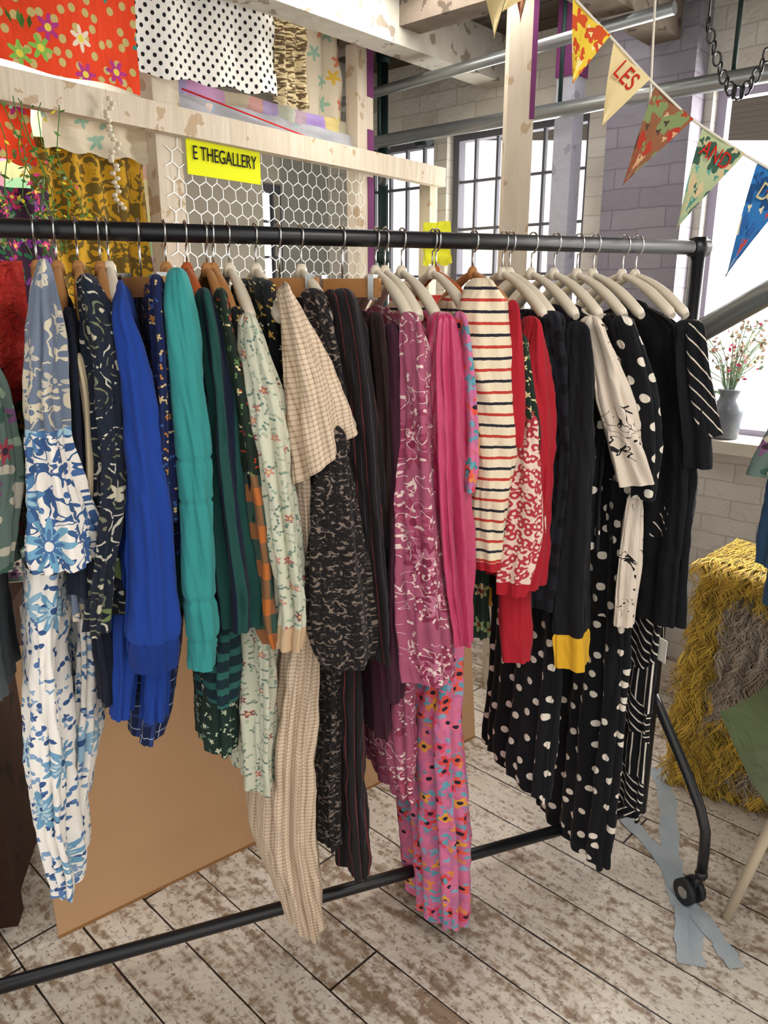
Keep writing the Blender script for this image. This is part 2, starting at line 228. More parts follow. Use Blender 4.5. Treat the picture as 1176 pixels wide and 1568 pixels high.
# ------------------------------------------------------------ mesh builder
COL=bpy.context.scene.collection
def fold(x): return 2.2*abs(sin(x/2))-1.4
class MB:
    def __init__(s): s.V=[];s.F=[];s.I=[];s.U=[];s.ms=[];s.sm=[]
    def mi(s,k):
        if k not in s.ms: s.ms.append(k)
        return s.ms.index(k)
    def face(s,f,k,uv=None,sm=True):
        s.F.append(f);s.I.append(s.mi(k));s.U.append(uv or [(0,0)]*len(f));s.sm.append(sm)
    def box(s,fr,a0,a1,b0,b1,c0,c1,k):
        n=len(s.V);s.V+=[fr(a,b,c) for c in(c0,c1) for b in(b0,b1) for a in(a0,a1)]
        P=[(a,b,c) for c in(c0,c1) for b in(b0,b1) for a in(a0,a1)]
        for f,(x,y) in (((0,2,3,1),(0,1)),((4,5,7,6),(0,1)),((0,1,5,4),(0,2)),((2,6,7,3),(0,2)),((0,4,6,2),(1,2)),((1,3,7,5),(1,2))):
            s.face(tuple(n+i for i in f),k,[(P[i][x],P[i][y]) for i in f],False)
    def tube(s,pts,r,k,seg=10,flat=1,cap=True):
        pts=[Vector(p) for p in pts];n0=len(s.V);N=len(pts);up=None;L=0
        for i,p in enumerate(pts):
            d=(pts[min(i+1,N-1)]-pts[max(i-1,0)]).normalized()
            if up is None: up=d.orthogonal().normalized()
            up=(up-d*up.dot(d)).normalized();sd=d.cross(up);rr=r[i] if isinstance(r,(list,tuple)) else r
            for j in range(seg):
                a=2*pi*j/seg;s.V.append(tuple(p+up*cos(a)*rr+sd*sin(a)*rr*flat))
        for i in range(N-1):
            for j in range(seg):
                a=n0+i*seg+j;b=n0+i*seg+(j+1)%seg;s.face((a,b,b+seg,a+seg),k,[(j*.01,i*.05),(j*.01+.01,i*.05),(j*.01+.01,i*.05+.05),(j*.01,i*.05+.05)])
        if cap:
            s.face(tuple(n0+j for j in range(seg))[::-1],k,sm=False);s.face(tuple(n0+(N-1)*seg+j for j in range(seg)),k,sm=False)
    def grid(s,fn,nu,nv,k,us=1,vs=1):
        n=len(s.V)
        for j in range(nv+1):
            for i in range(nu+1): s.V.append(fn(i/nu,j/nv))
        for j in range(nv):
            for i in range(nu):
                a=n+j*(nu+1)+i;q=[(i,j),(i+1,j),(i+1,j+1),(i,j+1)]
                s.face((a,a+1,a+nu+2,a+nu+1),k,[(x/nu*us,y/nv*vs) for x,y in q])
    def loft(s,rows,nc,nh,k,amp=.004,kk=5,seed=0,bands=None,seams=(),seg=64,cap=True,step=.009,fr=RK,hemz=0,wr=.6,lens=None):
        R=[]
        for r in rows: R.append(list(r)+([nc,nh] if len(r)==4 else []))
        if lens is None: lens=nh<.06
        D=[0]
        for a,b in zip(R,R[1:]): D.append(D[-1]+max(.002,abs((a[0]+a[1])-(b[0]+b[1]))/2))
        n=max(6,int(D[-1]/step));S=[]
        for i in range(n+1):
            d=D[-1]*i/n;j=0
            while j<len(D)-2 and d>D[j+1]: j+=1
            f=(d-D[j])/(D[j+1]-D[j]);S.append([a+(b-a)*f for a,b in zip(R[j],R[j+1])])
        for _ in range(8):
            T=[q[:] for q in S]
            for i in range(1,n):
                for c in range(2,6): T[i][c]=(S[i-1][c]+2*S[i][c]+S[i+1][c])/4
            S=T
        if cap:
            t=S[0];pre=[]
            for fz,fs in ((.016,.08),(.014,.5),(.008,.82)):
                q=t[:];c=(t[2]+t[3])/2;w=(t[3]-t[2])/2*fs;q[0]+=fz;q[1]+=fz;q[2]=c-w;q[3]=c+w;q[5]=t[5]*fs;pre.append(q)
            S=pre+S
        rnd=random.Random(seed);p=[rnd.random()*6.28 for _ in range(8)];base=len(s.V);N=len(S);uo=rnd.random()*3;rings=[]
        zt=max(S[0][0],S[0][1]);zb=min(S[-1][0],S[-1][1])
        for i,q in enumerate(S):
            zL,zR,sL,sR,c,h=q;sc=(sL+sR)/2;sw=max((sR-sL)/2,.0015);z0=(zL+zR)/2
            g=.4+.6*min(1,(zt-z0)/max(.01,zt-zb)*1.5);am=min(amp,sw*.5,h*.42)*g;wd=.005*sin(z0*8+p[6])*g
            ph=1.2*mnoise.noise(Vector((seed*1.7,z0*3,0)));ph2=1.8*mnoise.noise(Vector((seed*.7,z0*5,5)))
            aw=min(amp*1.15,sw*.4)*wr
            pin=0
            for zz in seams:
                if abs(z0-zz)<step*.6: pin=-.0035
            per=0;us=[];last=None
            for j in range(seg):
                a=2*pi*j/seg;ca,sa=cos(a),sin(a)
                nx,ny=ca/sw,sa/h;l=math.hypot(nx,ny);nx/=l;ny/=l
                if lens: e=h*(1-abs(ca)**1.9)*(1 if sa>=0 else -1)
                else: e=h*sa
                d=am*(.6*fold(kk*a+p[0]+ph)+.4*fold((kk*2-1)*a+p[1]+ph2)+.12*cos((kk*3+1)*a+p[2]-z0*3))
                q3=Vector((ca*1.6+seed,sa*1.5*max(1,h*9)+p[4],z0*11+ca*2.2+p[5]))
                d+=aw*(mnoise.noise(q3)*.9-.8*abs(mnoise.noise(q3*1.9))+.2)
                ss=sc+sw*ca+nx*d+wd+pin*nx;nn=c+e+ny*d+pin*ny
                f=(ca+1)/2;z=zL+(zR-zL)*f
                if hemz and i>N-8: z+=hemz*cos(kk*a+p[1])*(i-N+8)/7
                s.V.append(fr(ss,nn,z));P=(sc+sw*ca,e)
                if last: per+=math.hypot(P[0]-last[0],P[1]-last[1])
                us.append(per);last=P
            us.append(per+.01);rings.append((us,z0))
        for i in range(N-1):
            zz=(rings[i][1]+rings[i+1][1])/2;kq=k
            if bands:
                for zb_,kb in bands:
                    if zz<zb_: kq=kb
            ua,va=rings[i];ub,vb=rings[i+1];ma=ua[seg//4];mb=ub[seg//4]
            for j in range(seg):
                a=base+i*seg+j;b=base+i*seg+(j+1)%seg
                s.face((a,a+seg,b+seg,b),kq,[(ua[j]-ma+uo,va),(ub[j]-mb+uo,vb),(ub[j+1]-mb+uo,vb),(ua[j+1]-ma+uo,va)])
    def blob(s,c,r,k,sx=1,sy=1,sz=1,nu=10,nv=7):
        n=len(s.V)
        for j in range(nv+1):
            b=pi*j/nv
            for i in range(nu): a=2*pi*i/nu;s.V.append((c[0]+r*sx*sin(b)*cos(a),c[1]+r*sy*sin(b)*sin(a),c[2]+r*sz*cos(b)))
        for j in range(nv):
            for i in range(nu): s.face((n+j*nu+i,n+(j+1)*nu+i,n+(j+1)*nu+(i+1)%nu,n+j*nu+(i+1)%nu),k)
    def obj(s,name,parent=None):
        c=Vector((0,0,0))
        for v in s.V: c+=Vector(v)
        c/=len(s.V);c.z=min(v[2] for v in s.V)
        me=bpy.data.meshes.new(name);me.from_pydata([tuple(Vector(v)-c) for v in s.V],[],s.F)
        for k in s.ms: me.materials.append(m[k])
        me.polygons.foreach_set('material_index',s.I);me.polygons.foreach_set('use_smooth',s.sm)
        ul=me.uv_layers.new(name='UVMap');ul.data.foreach_set('uv',[x for f in s.U for q in f for x in q])
        me.update();o=bpy.data.objects.new(name,me);o.location=c;COL.objects.link(o)
        if parent: o.parent=parent
        return o
def rows(t):
    out=[]
    for q in t.split(';'):
        a=q.split();z=[float(x)/100 for x in a[0].split('/')]
        out.append((z[0],z[-1],float(a[1])/1000,float(a[2])/1000))
    return out
# ------------------------------------------------------------ hangers + garments
def hook(b,s,z):
    h=[RK(s,0,z),RK(s,0,1.618)]
    for i in range(0,15):
        a=-pi/2+i/14*pi*1.45;h.append(RK(s,.0215*cos(a),1.652+.0215*sin(a)))
    b.tube(h,.0019,'chrome',6)
def hanger(s,k='hanger_white',z=1.588,drop=.085):
    b=MB();pts=[];hl=.178
    for i in range(-14,15):
        f=abs(i)/14;pts.append(RK(s,i/14*hl,z-drop*(f**1.15)-.012*sin(f*pi)*-.6))
    b.tube(pts,[(.006+.0055*min(1,abs(i)/9)-(.004 if abs(i)==14 else 0)) for i in range(-14,15)],k,10,1.1)
    b.tube([RK(s,0,z-.012),RK(s,0,z+.006),RK(s,0,z+.014)],[.013,.011,.006],k,10)
    hook(b,s,z+.01);return b.obj('clothes_hanger')
for s,k in zip((-.77,-.638,-.606,-.572,-.535,-.521,-.423,-.386,-.350,-.338,-.309,-.259,-.171,-.018,.002,.038,.106,.114,.199,.269,.286,.34,.397,.456,.4987,.577,.613),'wwwwwcwowwcccccccowccccccccc'):
    hanger(s,{'w':'hanger_wood','c':'hanger_white','o':'hanger_orange'}[k])
for s,rz in ((-.468,.5),(-.214,.9),(-.088,.8)):
    b=MB();ca,sa=cos(rz),sin(rz)
    fr=lambda a,c,z:RK(s+a*sa+c*ca,.03+a*ca-c*sa,z)
    b.box(fr,-.07,.07,-.006,.006,1.54,1.575,'hanger_wood');b.box(fr,-.07,.07,-.009,-.006,1.54,1.558,'hanger_wood');hook(b,s,1.57)
    b.tube([RK(s,0,1.575),RK(s,.03,1.56)],.003,'chrome',6)
    for n in(-.055,.055): b.box(fr,n-.006,n+.006,-.012,.009,1.535,1.582,'chrome')
    b.obj('wooden_clip_hanger')
gi=[0]
def G(name,body,pieces):
    b=MB();gi[0]+=11
    if body:
        s,t,zt,zh,nh,k=body[:6];fl=body[6] if len(body)>6 else .05
        R=[(zt+.03,zt+.03,s-t*.35,s+t*.35,0,nh*.35),(zt,zt,s-t*.5,s+t*.5,0,nh*.8),(zt-.035,zt-.035,s-t*.55,s+t*.55,0,nh*.98),
           (zt-.25,zt-.25,s-t*.55,s+t*.55,0,nh*.95),(zh,zh,s-t*.65,s+t*.65,0,nh*(1+fl))]
        b.loft(R,0,nh,k,.009,11,gi[0],seg=84,step=.012)
    for i,pc in enumerate(pieces):
        r,nc,nh,k=pc[:4];amp=pc[4] if len(pc)>4 else .009;kk=pc[5] if len(pc)>5 else 5;o=dict(pc[6]) if len(pc)>6 else {}
        rr=rows(r);o.setdefault('seg',120 if nh>.08 else 80)
        b.loft(rr,nc,nh,k,amp,kk,gi[0]+i+1,**o)
        if nc>=.15: b.loft(rr,-nc,nh,k,amp,kk,gi[0]+i+5,**o)
    return b.obj(name)
KN={'lens':False,'wr':.9}
G('grey_floral_blouse',(-.74,.04,1.40,1.1,.16,'multi_floral'),[('148 -800 -745;143 -775 -700;136 -765 -690;129 -775 -688;111 -805 -722',.18,.04,'multi_floral')])
G('grey_knit_dress',(-.79,.06,1.2,.86,.16,'grey_knit'),[])
G('blue_white_floral_maxi_dress',(-.635,.03,1.53,1.0,.16,'greyblue_scroll'),[
 ('158 -631 -612;155 -643 -610;149 -652 -603;140 -665 -613;129 -672 -607;119 -690 -589;113/115 -696 -582;111/112.5 -690 -590',.205,.045,'greyblue_scroll',.013,5,{'bands':[(1.34,'blue_scroll')]}),
 ('109 -715 -624;94 -725 -651;68 -754 -666;58 -764 -674;48 -745 -676;44 -743 -681',.02,.15,'white_blue_floral',.014,9,{'cap':False}),
 ('103 -644 -595;70 -677 -614;56 -698 -652',-.03,.12,'white_blue_floral',.010,7)])
G('navy_blouse_with_cream_trim',(-.60,.03,1.50,.82,.15,'navy'),[('151 -612 -582;143 -614 -578;128 -618 -583;105 -634 -594',.16,.035,'navy'),('144 -592 -580;138 -590 -576;128 -596 -584;120 -604 -594',.185,.014,'cream_trim',.002)])
G('paisley_kaftan',(-.56,.035,1.53,1.0,.16,'paisley'),[('156 -579 -547;151 -580 -522;147 -579 -518;135 -581 -532;124 -577 -535;112 -598 -557;99 -616 -578',.19,.04,'paisley',.012,5)])
G('royal_blue_sweatshirt',(-.51,.05,1.52,.93,.165,'royal'),[
 ('155 -520 -506;152 -534 -504;147 -534 -486;139 -534 -479;123 -538 -471;106 -547 -465;98 -556 -458;95.5 -552 -463;91 -549 -467',.2,.045,'royal',.008,4,{'seams':(.965,),'bands':[(.965,'royal_dark')]}),
 ('116 -551 -514;91 -582 -534;79 -597 -563',.13,.035,'royal',.008),('90 -526 -480;77 -537 -494',.13,.03,'royal')])
G('navy_plaid_shirt',(-.50,.06,1.2,.95,.12,'navy_plaid'),[('94 -546 -441;76 -565 -478;71 -565 -496',.0,.13,'navy_plaid',.008,6,{'cap':False})])
G('navy_gold_print_blouse',(-.46,.025,1.53,1.1,.16,'navy_gold'),[('156 -472 -450;149 -477 -447;139 -481 -450;117 -490 -458',.19,.03,'navy_gold')])
G('teal_sweatshirt',(-.425,.045,1.54,.98,.165,'teal'),[('157 -443 -411;154 -449 -403;149 -452 -396;139 -452 -396;128 -452 -396;121 -454 -400;103 -460 -403;97 -456 -400;95 -452 -406;90 -453 -408',.2,.042,'teal',.005,3,{'seams':(1.28,1.21,1.03,.955),'step':.006,'wr':.8,'lens':False})])
G('navy_green_striped_dress',(-.37,.045,1.51,.97,.16,'navy_green_stripe'),[('154 -398 -371;147 -397 -354;138 -392 -342;121 -394 -328;102 -396 -310;95 -400 -316',.165,.045,'navy_green_stripe',.012,6),
 ('95 -409 -341;81 -430 -341;76 -424 -353',0,.13,'green_stripe',.01,7)])
G('dark_green_floral_skirt',None,[('98 -415 -345;80 -422 -345;64 -431 -355',0,.11,'dark_green_floral',.009,8)])
G('rust_green_check_shirt',(-.345,.03,1.50,1.0,.155,'gold_dots'),[('154 -368 -346;149 -365 -338;138 -355 -316;122 -341 -300;108 -330 -282;95 -323 -278;91 -307 -279',.18,.032,'green_dark_floral',.009,4,{'bands':[(1.24,'rust_check')]})])
G('gold_spotted_black_blouse',(-.31,.03,1.50,1.05,.15,'gold_dots'),[('151 -346 -319;143 -339 -311;122 -336 -298;107 -310 -274',.17,.03,'gold_dots')])
G('cream_sprig_floral_dress',(-.30,.04,1.48,.95,.16,'cream_floral'),[('150 -334 -305;145 -337 -286;133 -324 -262;120 -313 -252;106 -295 -237;98 -280 -230;93 -292 -233;91 -290 -238',.2,.042,'cream_floral',.013,5,{'bands':[(.955,'beige')]}),
 ('95 -347 -255;79 -345 -261;65 -346 -269;55 -348 -280',0,.14,'cream_floral',.014,8)])
G('black_gold_sequin_skirt',None,[('156 -300 -245;151 -296 -238;142 -283 -232;125 -259 -210',.03,.13,'gold_dots',.008,9)])
G('beige_gingham_dress',(-.215,.04,1.49,1.0,.15,'gingham'),[('154/155 -265 -246;149/150 -259 -214;139/142 -251 -170;131/136 -252 -146;122/132 -247 -131',.205,.045,'gingham',.012,5),
 ('125 -250 -215;114 -247 -215;108 -243 -218',.17,.03,'gingham',.006,3),
 ('125 -226 -188;99 -241 -181;91 -250 -179;71 -290 -181;40 -323 -187;26 -293 -193;16 -267 -195',0,.15,'gingham',.015,11,{'cap':False,'wr':.4})])
G('dark_leopard_dress',(-.18,.04,1.51,.88,.165,'leopard_dark'),[('154 -222 -178;149 -215 -165;137 -194 -145;127 -190 -140',.175,.035,'leopard_dark'),
 ('131 -207 -159;127 -210 -154;120 -219 -142;108 -227 -118;95 -228 -99;88 -217 -96;86 -205 -105',.21,.045,'leopard_dark',.012,5),('88 -181 -133;36 -185 -140',0,.13,'leopard_dark',.012,9)])
G('black_red_pinstripe_dress',(-.12,.035,1.51,.95,.165,'red_stripe_black'),[('154 -170 -125;149 -159 -111;137 -148 -93;125 -138 -80;113 -126 -67;99 -114 -57;84 -101 -59',.18,.04,'red_stripe_black',.012,5),('92 -149 -86;44 -149 -73;27 -141 -74',0,.14,'red_stripe_black',.013,8)])
G('dark_brown_blouse',(-.075,.025,1.48,1.0,.15,'brown_dark'),[('150 -91 -66;137 -79 -53;112 -66 -41;98 -66 -35',.16,.03,'brown_dark')])
G('burgundy_dress',(-.05,.03,1.47,.62,.14,'burgundy'),[('148 -70 -42;137 -67 -34;122 -59 -33;84 -77 -27;74 -70 -38',.175,.032,'burgundy',.009,4)])
G('mauve_vine_print_dress',(-.01,.045,1.48,.85,.165,'mauve_vine'),[('150 -45 -13;144 -47 8;135 -41 10;125 -45 16;112 -52 28;99 -54 50;85 -46 71;79 -32 72',.205,.045,'mauve_vine',.012,5),('82 -28 44;64 -32 50;48 -27 44;44 -19 37',0,.13,'mauve_vine',.012,8)])
G('hot_pink_satin_blouse',(.045,.045,1.47,.9,.16,'hot_pink'),[('150 15 56;144 8 74;124 16 89;111 23 96;98 35 98;86 60 104',.2,.04,'hot_pink',.016,7,{'seg':120,'wr':.4,'lens':False})])
G('poppy_print_maxi_dress',(.10,.035,1.47,.9,.16,'poppy'),[('150 57 76;141 66 96;130 76 110;121 76 121;118 80 111',.205,.032,'poppy',.008,4),
 ('94 86 148;73 60 159;63 50 167;46 55 187;28 60 203;5 72 206',.0,.14,'poppy',.015,8,{'cap':False,'hemz':.006,'wr':.4})])
G('red_navy_striped_jumper',(.16,.05,1.50,1.02,.16,'jumper_stripe'),[('156 102 142;154 84 181;148 77 197;141 85 209;131 111 217;124 118 215;113 108 194;103 107 180;101 110 177',.185,.045,'jumper_stripe',.008,3,{'bands':[(1.025,'red_knit')],'lens':False,'wr':.8}),
 ('152 165 180;146 163 195;141 152 206;130 158 208;126 172 200',.215,.022,'red_knit',.003,3)])
G('red_floral_cardigan',(.235,.045,1.47,.95,.16,'red_floral'),[('149 225 247;143 207 273;130 214 290;122 226 292;102 230 291;95 195 291',.18,.035,'red_knit',.008,4,KN),('146 180 211;131 190 243;120 200 250',.2,.03,'green_dark_floral'),('97 205 277;85 206 288;77 215 286',.16,.032,'red_knit',.007,4)])
G('pink_leopard_shirt',(.20,.03,1.42,1.0,.15,'pink_leopard'),[('131 202 239;116 188 268;107 185 274;99 171 244;95 173 223',.205,.035,'pink_leopard',.010,4,{'bands':[(.98,'red_knit')]})])
G('olive_floral_blouse',(.195,.05,1.2,.80,.1,'olive_floral'),[])
G('sheer_spotted_black_blouse',(.29,.035,1.47,.95,.165,'black_sheer_dot'),[('150 260 312;140 281 335;122 299 349;102 277 349;89 282 342',.17,.035,'black_sheer_dot',.010,5)])
G('black_jacket_with_yellow_cuffs',(.335,.035,1.47,.85,.165,'black'),[('148 308 345;141 311 367;122 313 384;101 316 398;83 325 411;75 334 412',.2,.035,'black',.009,4,{'bands':[(.828,'yellow_cuff')],'seams':(.828,)})])
G('polka_dot_midi_dress',(.37,.04,1.46,.9,.15,'black'),[('100 345 385;76 345 385;60 342 392;43 335 395;36 340 392',0,.15,'polka_big',.016,8,{'cap':False,'hemz':.008,'wr':.5})])
G('cream_sketch_print_blouse',(.40,.03,1.48,1.0,.165,'black'),[('149 344 375;143 365 412;135 388 451;124 430 505;115/117 467 542',.2,.036,'faces',.012,5),('111 513 550;96 505 566;81 503 552',.17,.02,'faces',.006)])
G('polka_dot_blouse',(.44,.035,1.48,1.0,.165,'polka_big'),[('149 414 453;141 445 501;132 471 537;121 499 542;112 509 544',.2,.035,'polka_large',.009,4)])
G('polka_dot_maxi_dress',(.545,.05,1.46,.8,.15,'polka_large'),[('114 510 560;90 520 572;73 525 585;56 525 585;29 525 592;11 530 585',0,.155,'polka_big',.018,8,{'cap':False,'hemz':.008,'wr':.5})])
b=MB();b.loft([(1.52,1.52,.60,.62,0,.06),(1.50,1.50,.59,.635,0,.14),(1.47,1.47,.585,.65,0,.18),(1.35,1.35,.59,.67,0,.2),(1.1,1.1,.61,.70,0,.2),(.79,.79,.62,.72,0,.2)],0,.2,'black',.012,9,501,seg=100)
b.loft(rows('148 575 625;140 590 650;131 610 670;118 630 690'),.2,.035,'black',.009,4,502);b.obj('black_tee_dress')
G('white_striped_black_blouse',(.645,.03,1.46,1.0,.16,'black_stripe_white'),[('148 585 615;140 600 645;131 625 685;125/126 645 705',.215,.035,'black_stripe_white',.008,3)])
G('geometric_stripe_dress',(.67,.04,1.46,.9,.14,'geo'),[('92 665 705;71 665 705;53 660 705;35 655 705;19 660 700',0,.115,'geo',.010,7,{'cap':False,'wr':.6})])
b=MB();b.box(RK,.70,.702,.10,.13,.66,.72,'paper');b.tube([RK(.701,.115,.72),RK(.70,.11,.78)],.0008,'cord',4);b.obj('price_tag')
# ------------------------------------------------------------ clothes rail
b=MB()
b.tube([RK(-1.05,0,1.652),RK(.80,0,1.652)],.0165,'rail_black',18)
b.tube([RK(-1.0,0,.13),RK(.788,0,.13)],.0155,'rail_black',16)
for s in(-1.0,.788):
    b.tube([RK(s,0,1.675),RK(s,0,.12)],.017,'rail_black',16);b.tube([RK(s-.022,0,1.652),RK(s+.022,0,1.652)],.021,'rail_black',16)
    for g in(1,-1):
        P=[(0,.50),(.03,.47),(.09,.41),(.16,.34),(.215,.275),(.24,.225),(.245,.17),(.245,.10)]
        b.tube([RK(s,g*n,z) for n,z in P],.0135,'rail_black',14)
        b.blob(RK(s,g*.245,.098),.017,'rail_black')
        for e in(-.016,.016):
            b.tube([RK(s-.012+e-.008,g*.245-.02,.036),RK(s-.012+e+.008,g*.245-.02,.036)],.034,'caster_rubber',20)
            b.tube([RK(s-.012+e-.0085,g*.245-.02,.036),RK(s-.012+e+.0085,g*.245-.02,.036)],.016,'chrome',14)
        b.tube([RK(s,g*.245,.1),RK(s-.01,g*.24,.07),RK(s-.012,g*.235,.045)],.009,'rail_black',8)
b.obj('clothes_rail')
# ------------------------------------------------------------ room shell
b=MB();b.V+=[(-4,-1.5,0),(4,-1.5,0),(4,6,0),(-4,6,0)];b.face((0,1,2,3),'floor_boards',[(-4,-1.5),(4,-1.5),(4,6),(-4,6)],False);b.obj('floor')
b=MB();b.V+=[(-4,-.3,2.62),(4,-.3,2.62),(4,6,2.62),(-4,6,2.62)]
def rt(x,y): a=math.radians(42);return (x*cos(a)-y*sin(a),x*sin(a)+y*cos(a))
b.face((3,2,1,0),'roof_boards',[rt(-4,6),rt(4,6),rt(4,-.3),rt(-4,-.3)],False);b.obj('ceiling')
b=MB();TH=.14
b.box(WW,-2.2,2.45,0,TH,0,1.0,'brick_white');b.box(WW,-2.2,2.45,0,TH,2.29,2.62,'brick_white')
for t0,t1 in((-2.2,-1.25),(.24,.74),(1.48,1.56),(2.12,2.45)): b.box(WW,t0,t1,0,TH,1.0,2.29,'brick_white')
b.box(WW,.27,.60,-.12,.0,0,2.62,'brick_lilac')
b.obj('wall_window')
b=MB();b.box(BW,.0,.14,0,.2,0,2.62,'plaster');b.box(BW,.14,.38,0,.2,0,1.2,'plaster');b.box(BW,.14,.38,0,.2,2.12,2.62,'plaster');b.box(BW,.38,3.6,0,.2,0,2.62,'plaster');b.obj('wall_back')
def window(name,fr,t0,t1,z0,z1,nx,nz,k,o0=.05,w=.025):
    b=MB();f=.035
    for a,c in((t0,t0+f),(t1-f,t1)): b.box(fr,a,c,o0,o0+.05,z0,z1,k)
    for a,c in((z0,z0+f),(z1-f,z1)): b.box(fr,t0+f,t1-f,o0,o0+.05,a,c,k)
    for i in range(1,nx): x=t0+(t1-t0)*i/nx;b.box(fr,x-w/2,x+w/2,o0+.01,o0+.03,z0+f,z1-f,k)
    for i in range(1,nz): z=z0+(z1-z0)*i/nz;b.box(fr,t0+f,t1-f,o0+.012,o0+.028,z-w/2,z+w/2,k)
    b.obj(name)
window('window_1',WW,-1.25,.24,1.0,2.29,2,1,'frame_paint',w=.05)
window('window_2',WW,.74,1.48,1.0,2.29,6,6,'frame_dark',w=.012)
window('window_3',WW,1.56,2.12,1.0,2.29,5,6,'frame_dark',w=.012)
window('window_4',BW,.14,.38,1.2,2.12,2,5,'frame_dark',.05,.012)
b=MB();b.box(WW,-1.25,.26,-.16,.1,.965,1.012,'white_beam');b.obj('window_sill')
for o in (-1.6,-.8,0.0,.8):
    fr=lambda a,bb,z,o=o:(.1+.669*a-.743*(o+bb),3.34+.743*a+.669*(o+bb),z)
    b=MB();b.box(fr,-3.2,.617,-.06,.06,2.44,2.62,'white_beam' if o>-.1 else 'old_beam');b.obj('ceiling_beam')
b=MB();b.box(WW,-2,2.3,-.75,-.63,2.50,2.62,'old_beam');b.obj('ceiling_beam')
# stud partition
b=MB();b.box(QQ,-1.2,2.03,-.045,.0,2.03,2.11,'stud_wood')
for t,w in((.523,.10),(1.504,.10)): b.box(QQ,t-w/2,t+w/2,.0,.06,0,2.62,'stud_wood')
for z0,z1 in((2.12,2.2),(2.32,2.62),(1.55,2.02)): b.box(QQ,1.515,1.5545,-.003,.061,z0,z1,'purple_paint')
b.box(QQ,1.97,2.03,.0,.06,0,2.05,'stud_wood');b.box(QQ,-.9,-.8,0,.06,0,2.62,'stud_wood')
b.box(QQ,-1.2,2.03,0,.045,1.2,1.27,'stud_wood')
b.obj('timber_stud_frame')
b=MB();b.box(XY,.415,.505,2.86,2.95,0,2.62,'stud_wood');b.box(XY,.49,.507,2.857,2.95,2.12,2.62,'purple_paint');b.obj('timber_post')
b=MB();b.box(WW,.66,.74,-.28,-.2,0,2.62,'lilac_post');b.box(WW,.655,.745,-.285,-.195,2.35,2.62,'purple_paint');b.obj('timber_post')
b=MB();b.box(XY,-.50,-.27,4.0,4.1,0,2.25,'grey_panel');b.obj('grey_column')
b=MB();b.tube([WW(2.0,-.35,2.22),WW(-1.5,-.35,2.22)],.027,'steel_pipe',16)
for t in(1.6,.68,.05,-1.3): b.tube([WW(t,-.35,2.22),WW(t,-.35,2.62)],.008,'green_pipe',8)
b.tube([WW(1.4,-.31,2.215),WW(1.34,-.31,2.215)],.036,'green_pipe',14)
b.tube([WW(2.0,-.5,2.36),WW(.2,-.5,2.42)],.02,'steel_pipe',14)
b.obj('steel_pipe')
b=MB();b.tube([WW(1.62,-.3,0),WW(1.62,-.3,2.62)],.024,'green_pipe',14)
for z in(.01,1.7,2.2,2.55): b.tube([WW(1.62,-.3,z),WW(1.62,-.3,z+.05)],.034,'green_pipe',14)
b.tube([WW(1.62,-.3,2.05),WW(1.45,-.45,2.12)],.022,'steel_pipe',12);b.obj('green_scaffold_pole')
# ------------------------------------------------------------ hung fabrics
def cloth(name,fr,t0,t1,z0,z1,k,o=0,amp=.02,fold=6,slope=0,seed=1):
    b=MB()
    def f(u,v):
        t=t0+(t1-t0)*u;z=z0+(z1-z0)*v+slope*u
        d=amp*(sin(u*fold*6.28+seed)+.5*sin(u*fold*3.1+v*3+seed*2)+.4*sin(v*9+seed+u*5)+1.2*mnoise.noise(Vector((u*7,v*5,seed))))
        if v==0: z+=.006*sin(u*21+seed)
        return fr(t,o+d,z)
    b.grid(f,60,24,k,(t1-t0),(z1-z0));ob=b.obj(name);return ob
cloth('orange_floral_cloth',QQ,-.6,.41,2.125,2.60,'orange_spot',-.03,.006,2,seed=2)
cloth('polka_dot_cloth',QQ,.41,.98,2.18,2.60,'white_dot',-.03,.006,3,slope=.04)
cloth('ruched_cloth',QQ,.97,1.13,2.20,2.60,'ruched',-.035,.01,3)
cloth('patchwork_banner',QQ,.58,1.45,2.10,2.22,'patch_mix',.05,.008,4)
cloth('grey_cloth',QQ,.55,1.48,2.06,2.17,'patch_grey',.03,.006,5)
cloth('cream_floral_cloth',QQ,1.1,1.46,2.08,2.60,'cream_cloth',.08,.014,3)
cloth('gold_damask_curtain',QQ,.10,.50,1.1,1.98,'curtain_gold',.09,.014,5)
cloth('pink_floral_cloth',QQ,-.25,.12,1.3,1.83,'pink_dark_floral',.02,.012,3)
cloth('orange_patterned_cloth',QQ,-.3,.10,1.9,2.06,'orange_spot',.06,.01,3,seed=4)
cloth('cream_patterned_cloth',QQ,.12,.5,1.95,2.06,'cream_cloth',.05,.01,3,seed=5)
cloth('quilt',BW,1.0,2.4,1.0,2.3,'patch_mix',-.05,.012,4)
cloth('green_patterned_cloth',QQ,-.5,.12,.7,1.3,'multi_floral',.1,.02,4)
cloth('red_cloth',RK,-.90,-.66,1.36,1.60,'red_cloth',.0,.02,4)
cloth('yellow_net_cloth',WW,1.2,1.36,1.68,1.86,'yellow_net',-.33,.012,2)
cloth('red_scarf',WW,.98,1.2,1.35,1.55,'red_cloth',-.5,.012,2)
b=MB();b.box(QQ,.58,.90,-.012,-.008,1.925,2.055,'sign_yellow');sg=b.obj('gallery_sign')
def text(body,size,loc,dx,k,parent,name='lettering',tilt=0):
    cu=bpy.data.curves.new(name,'FONT');cu.body=body;cu.size=size;cu.extrude=.0008;cu.align_x='CENTER';cu.align_y='CENTER';cu.materials.append(m[k])
    o=bpy.data.objects.new(name,cu);COL.objects.link(o);a=math.atan2(dx[1],dx[0]);o.rotation_euler=(pi/2,tilt,a)
    o.location=Vector(loc)-(parent.location if parent else Vector());o.parent=parent;o.scale=(.8,1.15,1);return o
text('E THEGALLERY',.052,QQ(.74,-.016,1.99),(.615,.788),'ink',sg)
